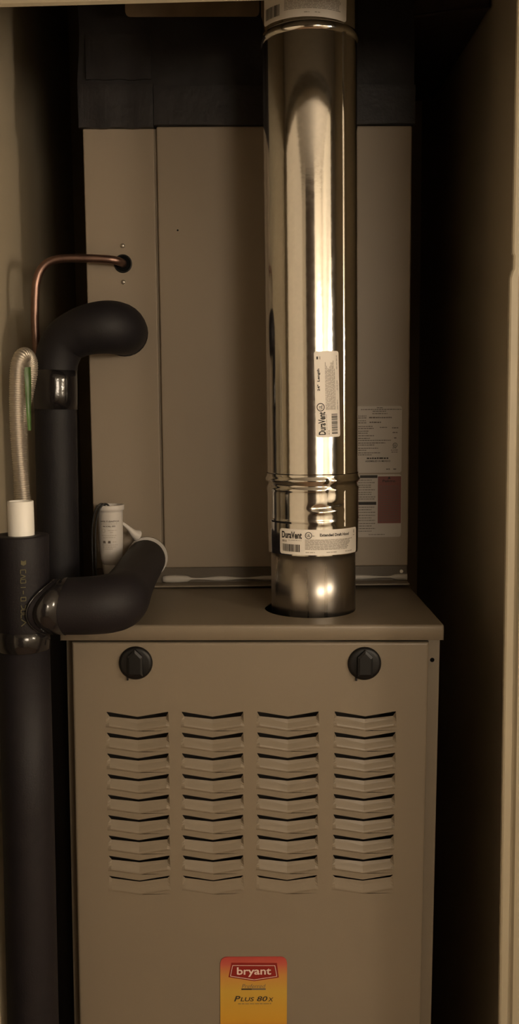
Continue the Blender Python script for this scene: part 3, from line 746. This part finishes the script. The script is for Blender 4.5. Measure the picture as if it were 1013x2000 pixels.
tb.build('tape_band', VTAPE, dr)
# white adapter at the coil port
ada = MB(); n = 32
for (r0, y0), (r1, y1) in (((0.0225, 0.215), (0.0225, 0.232)), ((0.0292, 0.2335), (0.0288, 0.2425))):
    ada.tube([(-0.1470, y0, zc+0.0085), (-0.1470, y1, zc+0.0085)], [r0, r1], n)
ada.build('port_adapter', PVC2, dr)
# printing on the tee sleeve: an arrow-like mark and worn characters reading downwards
p = Print()
p.poly([(0.000, 0.0005), (0.0045, 0.0005), (0.0060, 0.0030), (0.0045, 0.0055), (0.000, 0.0055), (0.0012, 0.0030)])
u = 0.0105
strokes = [[(0.004, 0), (0, 0), (0, 0.005), (0.004, 0.005)], [(0, 0), (0.002, 0.005), (0.004, 0)], [(0, 0.005), (0, 0), (0.004, 0), (0.004, 0.005), (0.001, 0.005)], None,
           [(0, 0), (0, 0.005)], [(0, 0.0025), (0.004, 0.0025)], [(0.004, 0), (0.004, 0.005)], [(0, 0), (0.004, 0), (0.004, 0.005), (0, 0.005), (0, 0)], None,
           [(0, 0), (0.004, 0.0012), (0.004, 0.004), (0, 0.005)], [(0, 0), (0.0035, 0), (0.0035, 0.005), (0, 0.005), (0, 0)], [(0.004, 0), (0, 0), (0, 0.005), (0.004, 0.005)], [(0, 0), (0.004, 0.005)], [(0, 0.005), (0.004, 0)]]
for st in strokes:
    if st: p.line([(u+a, b) for a, b in st], 0.0009)
    u += 0.0052 if st and len(st) > 2 else 0.0036
pm = cyl_map(DXc-0.0003, DYc, 0.0288, 0.30, 0.0915, 0, 0)
fnm = lambda u_, v_, d: pm(v_ - 0.0028 - u_*0.02, -u_, d + 0.0002 + 0.0022*max(0, 1-u_/0.075))
p.mapped(fnm, 0.0004).build('foam_lettering', OLIVE, dr, label='worn olive lettering')

# ------------------------------------------------------------------ float switch
fx, fy = -0.1918, 0.200
sw = thing('float_switch', 'small white drain float switch with printed text and black wires behind the drain', 'switch', (fx, fy, 0.035))
b = MB(); b.lathe([(0.001, 0.040), (0.0120, 0.040), (0.0145, 0.048), (0.0158, 0.060), (0.0164, 0.080), (0.0168, 0.1120), (0.0170, 0.1142), (0.0186, 0.1152), (0.0190, 0.1172), (0.0190, 0.1212), (0.0185, 0.1222), (0.0158, 0.1222), (0.0152, 0.1205), (0.0150, 0.1040), (0.001, 0.1030)], fx, fy, 40)
bo = b.build('switch_body', PVC2, sw)
b = MB().tube(spline([(fx, fy, 0.046), (fx, fy+0.002, 0.034), (fx, fy+0.014, 0.026), (fx, fy+0.03, 0.0245), (fx, S-0.001, 0.0245)], 5), 0.0125, 20)
b.build('mounting_elbow', PVC2, sw)
sm = cyl_map(fx, fy, 0.0166, -0.95, 0.050)
K = 0.0335/50.0                                        # metres per photo pixel here
p = Print()
def ln(y): return 0.0716 - (y-998)*K*1.02 - 0.0006
p.text('SAFE-T-SWITCH', 0.0030, ln(1029), 0.0270, 0.0021, bold=0.03)
p.text('MODEL SS2', 0.0075, ln(1038.5), 0.0170, 0.0019, bold=0.02)
p.rect(0.0070, 0.0175, ln(1071), ln(1066))
p.mapped(sm, 0.0003).build('switch_lettering', INKB, bo)
p = Print()
for y, a, c_ in ((1033, 0.003, 0.028), (1046, 0.014, 0.027), (1050, 0.017, 0.022), (1056, 0.005, 0.026), (1060, 0.007, 0.024), (1069, 0.020, 0.026), (1075, 0.005, 0.027), (1079, 0.006, 0.025), (1083, 0.009, 0.020)):
    p.greek(a, c_, ln(y), 0.0009, 0.0015, 0.004, 0.0005)
p.ring(0.0080, ln(1046), 0.0028, 0.0006)
p.mapped(sm, 0.0003).build('small_print', INKG, bo)
for dx in (-0.0022, 0.0022):
    MB().tube(spline([(fx+dx*0.5, fy-0.004, 0.104), (fx-0.001+dx, fy-0.008, 0.118), (fx-0.007+dx, fy-0.0165, 0.1250), (fx-0.0145+dx, fy-0.019, 0.1170), (fx-0.0195+dx, fy-0.017, 0.098), (fx-0.0215+dx, fy-0.014, 0.070), (fx-0.0215+dx, fy-0.012, 0.030), (fx-0.0205+dx, fy-0.010, 0.0040)], 6), 0.0013, 10).build('wire', WIRE, sw)
# white strap from the switch to the drain port
st_ = spline([(fx+0.0145, fy+0.008, 0.0960, 0.0022), (fx+0.0225, fy+0.014, 0.0880, 0.0030), (fx+0.0285, fy+0.020, 0.0800, 0.0055), (fx+0.0330, fy+0.025, 0.0760, 0.0085)], 5)
MB().tube([a[:3] for a in st_], [a[3] for a in st_], 14).build('mounting_strap', PVC2, sw)

# ------------------------------------------------------------------ corrugated steel flex line with its green tag
cf = thing('flex_conduit', 'ribbed steel flexible line hooking over behind the white pipe stub', 'flexible pipe', (-0.262, 0.055, FL))
C = [(-0.2660, 0.030, -0.02), (-0.2680, 0.030, 0.08), (-0.2698, 0.030, 0.1469), (-0.2728, 0.030, 0.20), (-0.2738, 0.030, 0.245), (-0.2724, 0.030, 0.2850), (-0.2706, 0.0310, 0.3030), (-0.2672, 0.0360, 0.3140), (-0.2634, 0.0460, 0.3160), (-0.2612, 0.0550, 0.3080), (-0.2625, 0.0590, 0.2950), (-0.2680, 0.061, 0.272), (-0.2760, 0.062, 0.24), (-0.279, 0.062, 0.20), (-0.280, 0.062, 0.10), (-0.280, 0.062, -0.1), (-0.280, 0.062, FL+0.002)]
CP = spline(C, 12)
# resample evenly and ripple the radius
L = [0.0]
for a, b in zip(CP[:-1], CP[1:]): L.append(L[-1] + (Vector(b)-Vector(a)).length)
step = 0.00065; pts = []; i = 0; s_ = 0.0; Lmax = min(L[-1], 0.62)
while s_ < Lmax:
    while L[i+1] < s_: i += 1
    t = (s_-L[i])/(L[i+1]-L[i]); pts.append(tuple(Vector(CP[i]).lerp(Vector(CP[i+1]), t))); s_ += step
MB().tube(pts, [0.0082 + 0.0006*math.cos(2*PI*k/4) for k in range(len(pts))], 18).build('ribbed_hose', STEELC, cf)
tail = [p_ for p_, l_ in zip(CP, L) if l_ > Lmax-0.005]
MB().tube(tail, 0.0080, 14).build('hose_tail', STEELC, cf)
# tag wrapped round the far leg
tg = MB(); rows = 10; vs_ = []
for k in range(rows+1):
    f = k/rows; z = 0.3020 - 0.0745*f
    xl = -0.2670 + 0.0025*f; xr = -0.2592 - 0.0008*f - 0.0012*f*f
    for j_ in range(5):
        g_ = j_/4; vs_.append((xl+(xr-xl)*g_, 0.044 + 0.003*math.sin(g_*2.2) + 0.0015*math.sin(f*7), z))
fs = [(k*5+j_, k*5+j_+1, (k+1)*5+j_+1, (k+1)*5+j_) for k in range(rows) for j_ in range(4)]
n0 = len(vs_)
tg.add(vs_ + [(x, y+0.0008, z) for x, y, z in vs_], fs + [tuple(n0+i for i in f[::-1]) for f in fs], True)
tg.build('green_tag', GREEN, cf, label='narrow green tag')

for o in SC.objects:
    if '_o' in o.keys(): del o['_o']
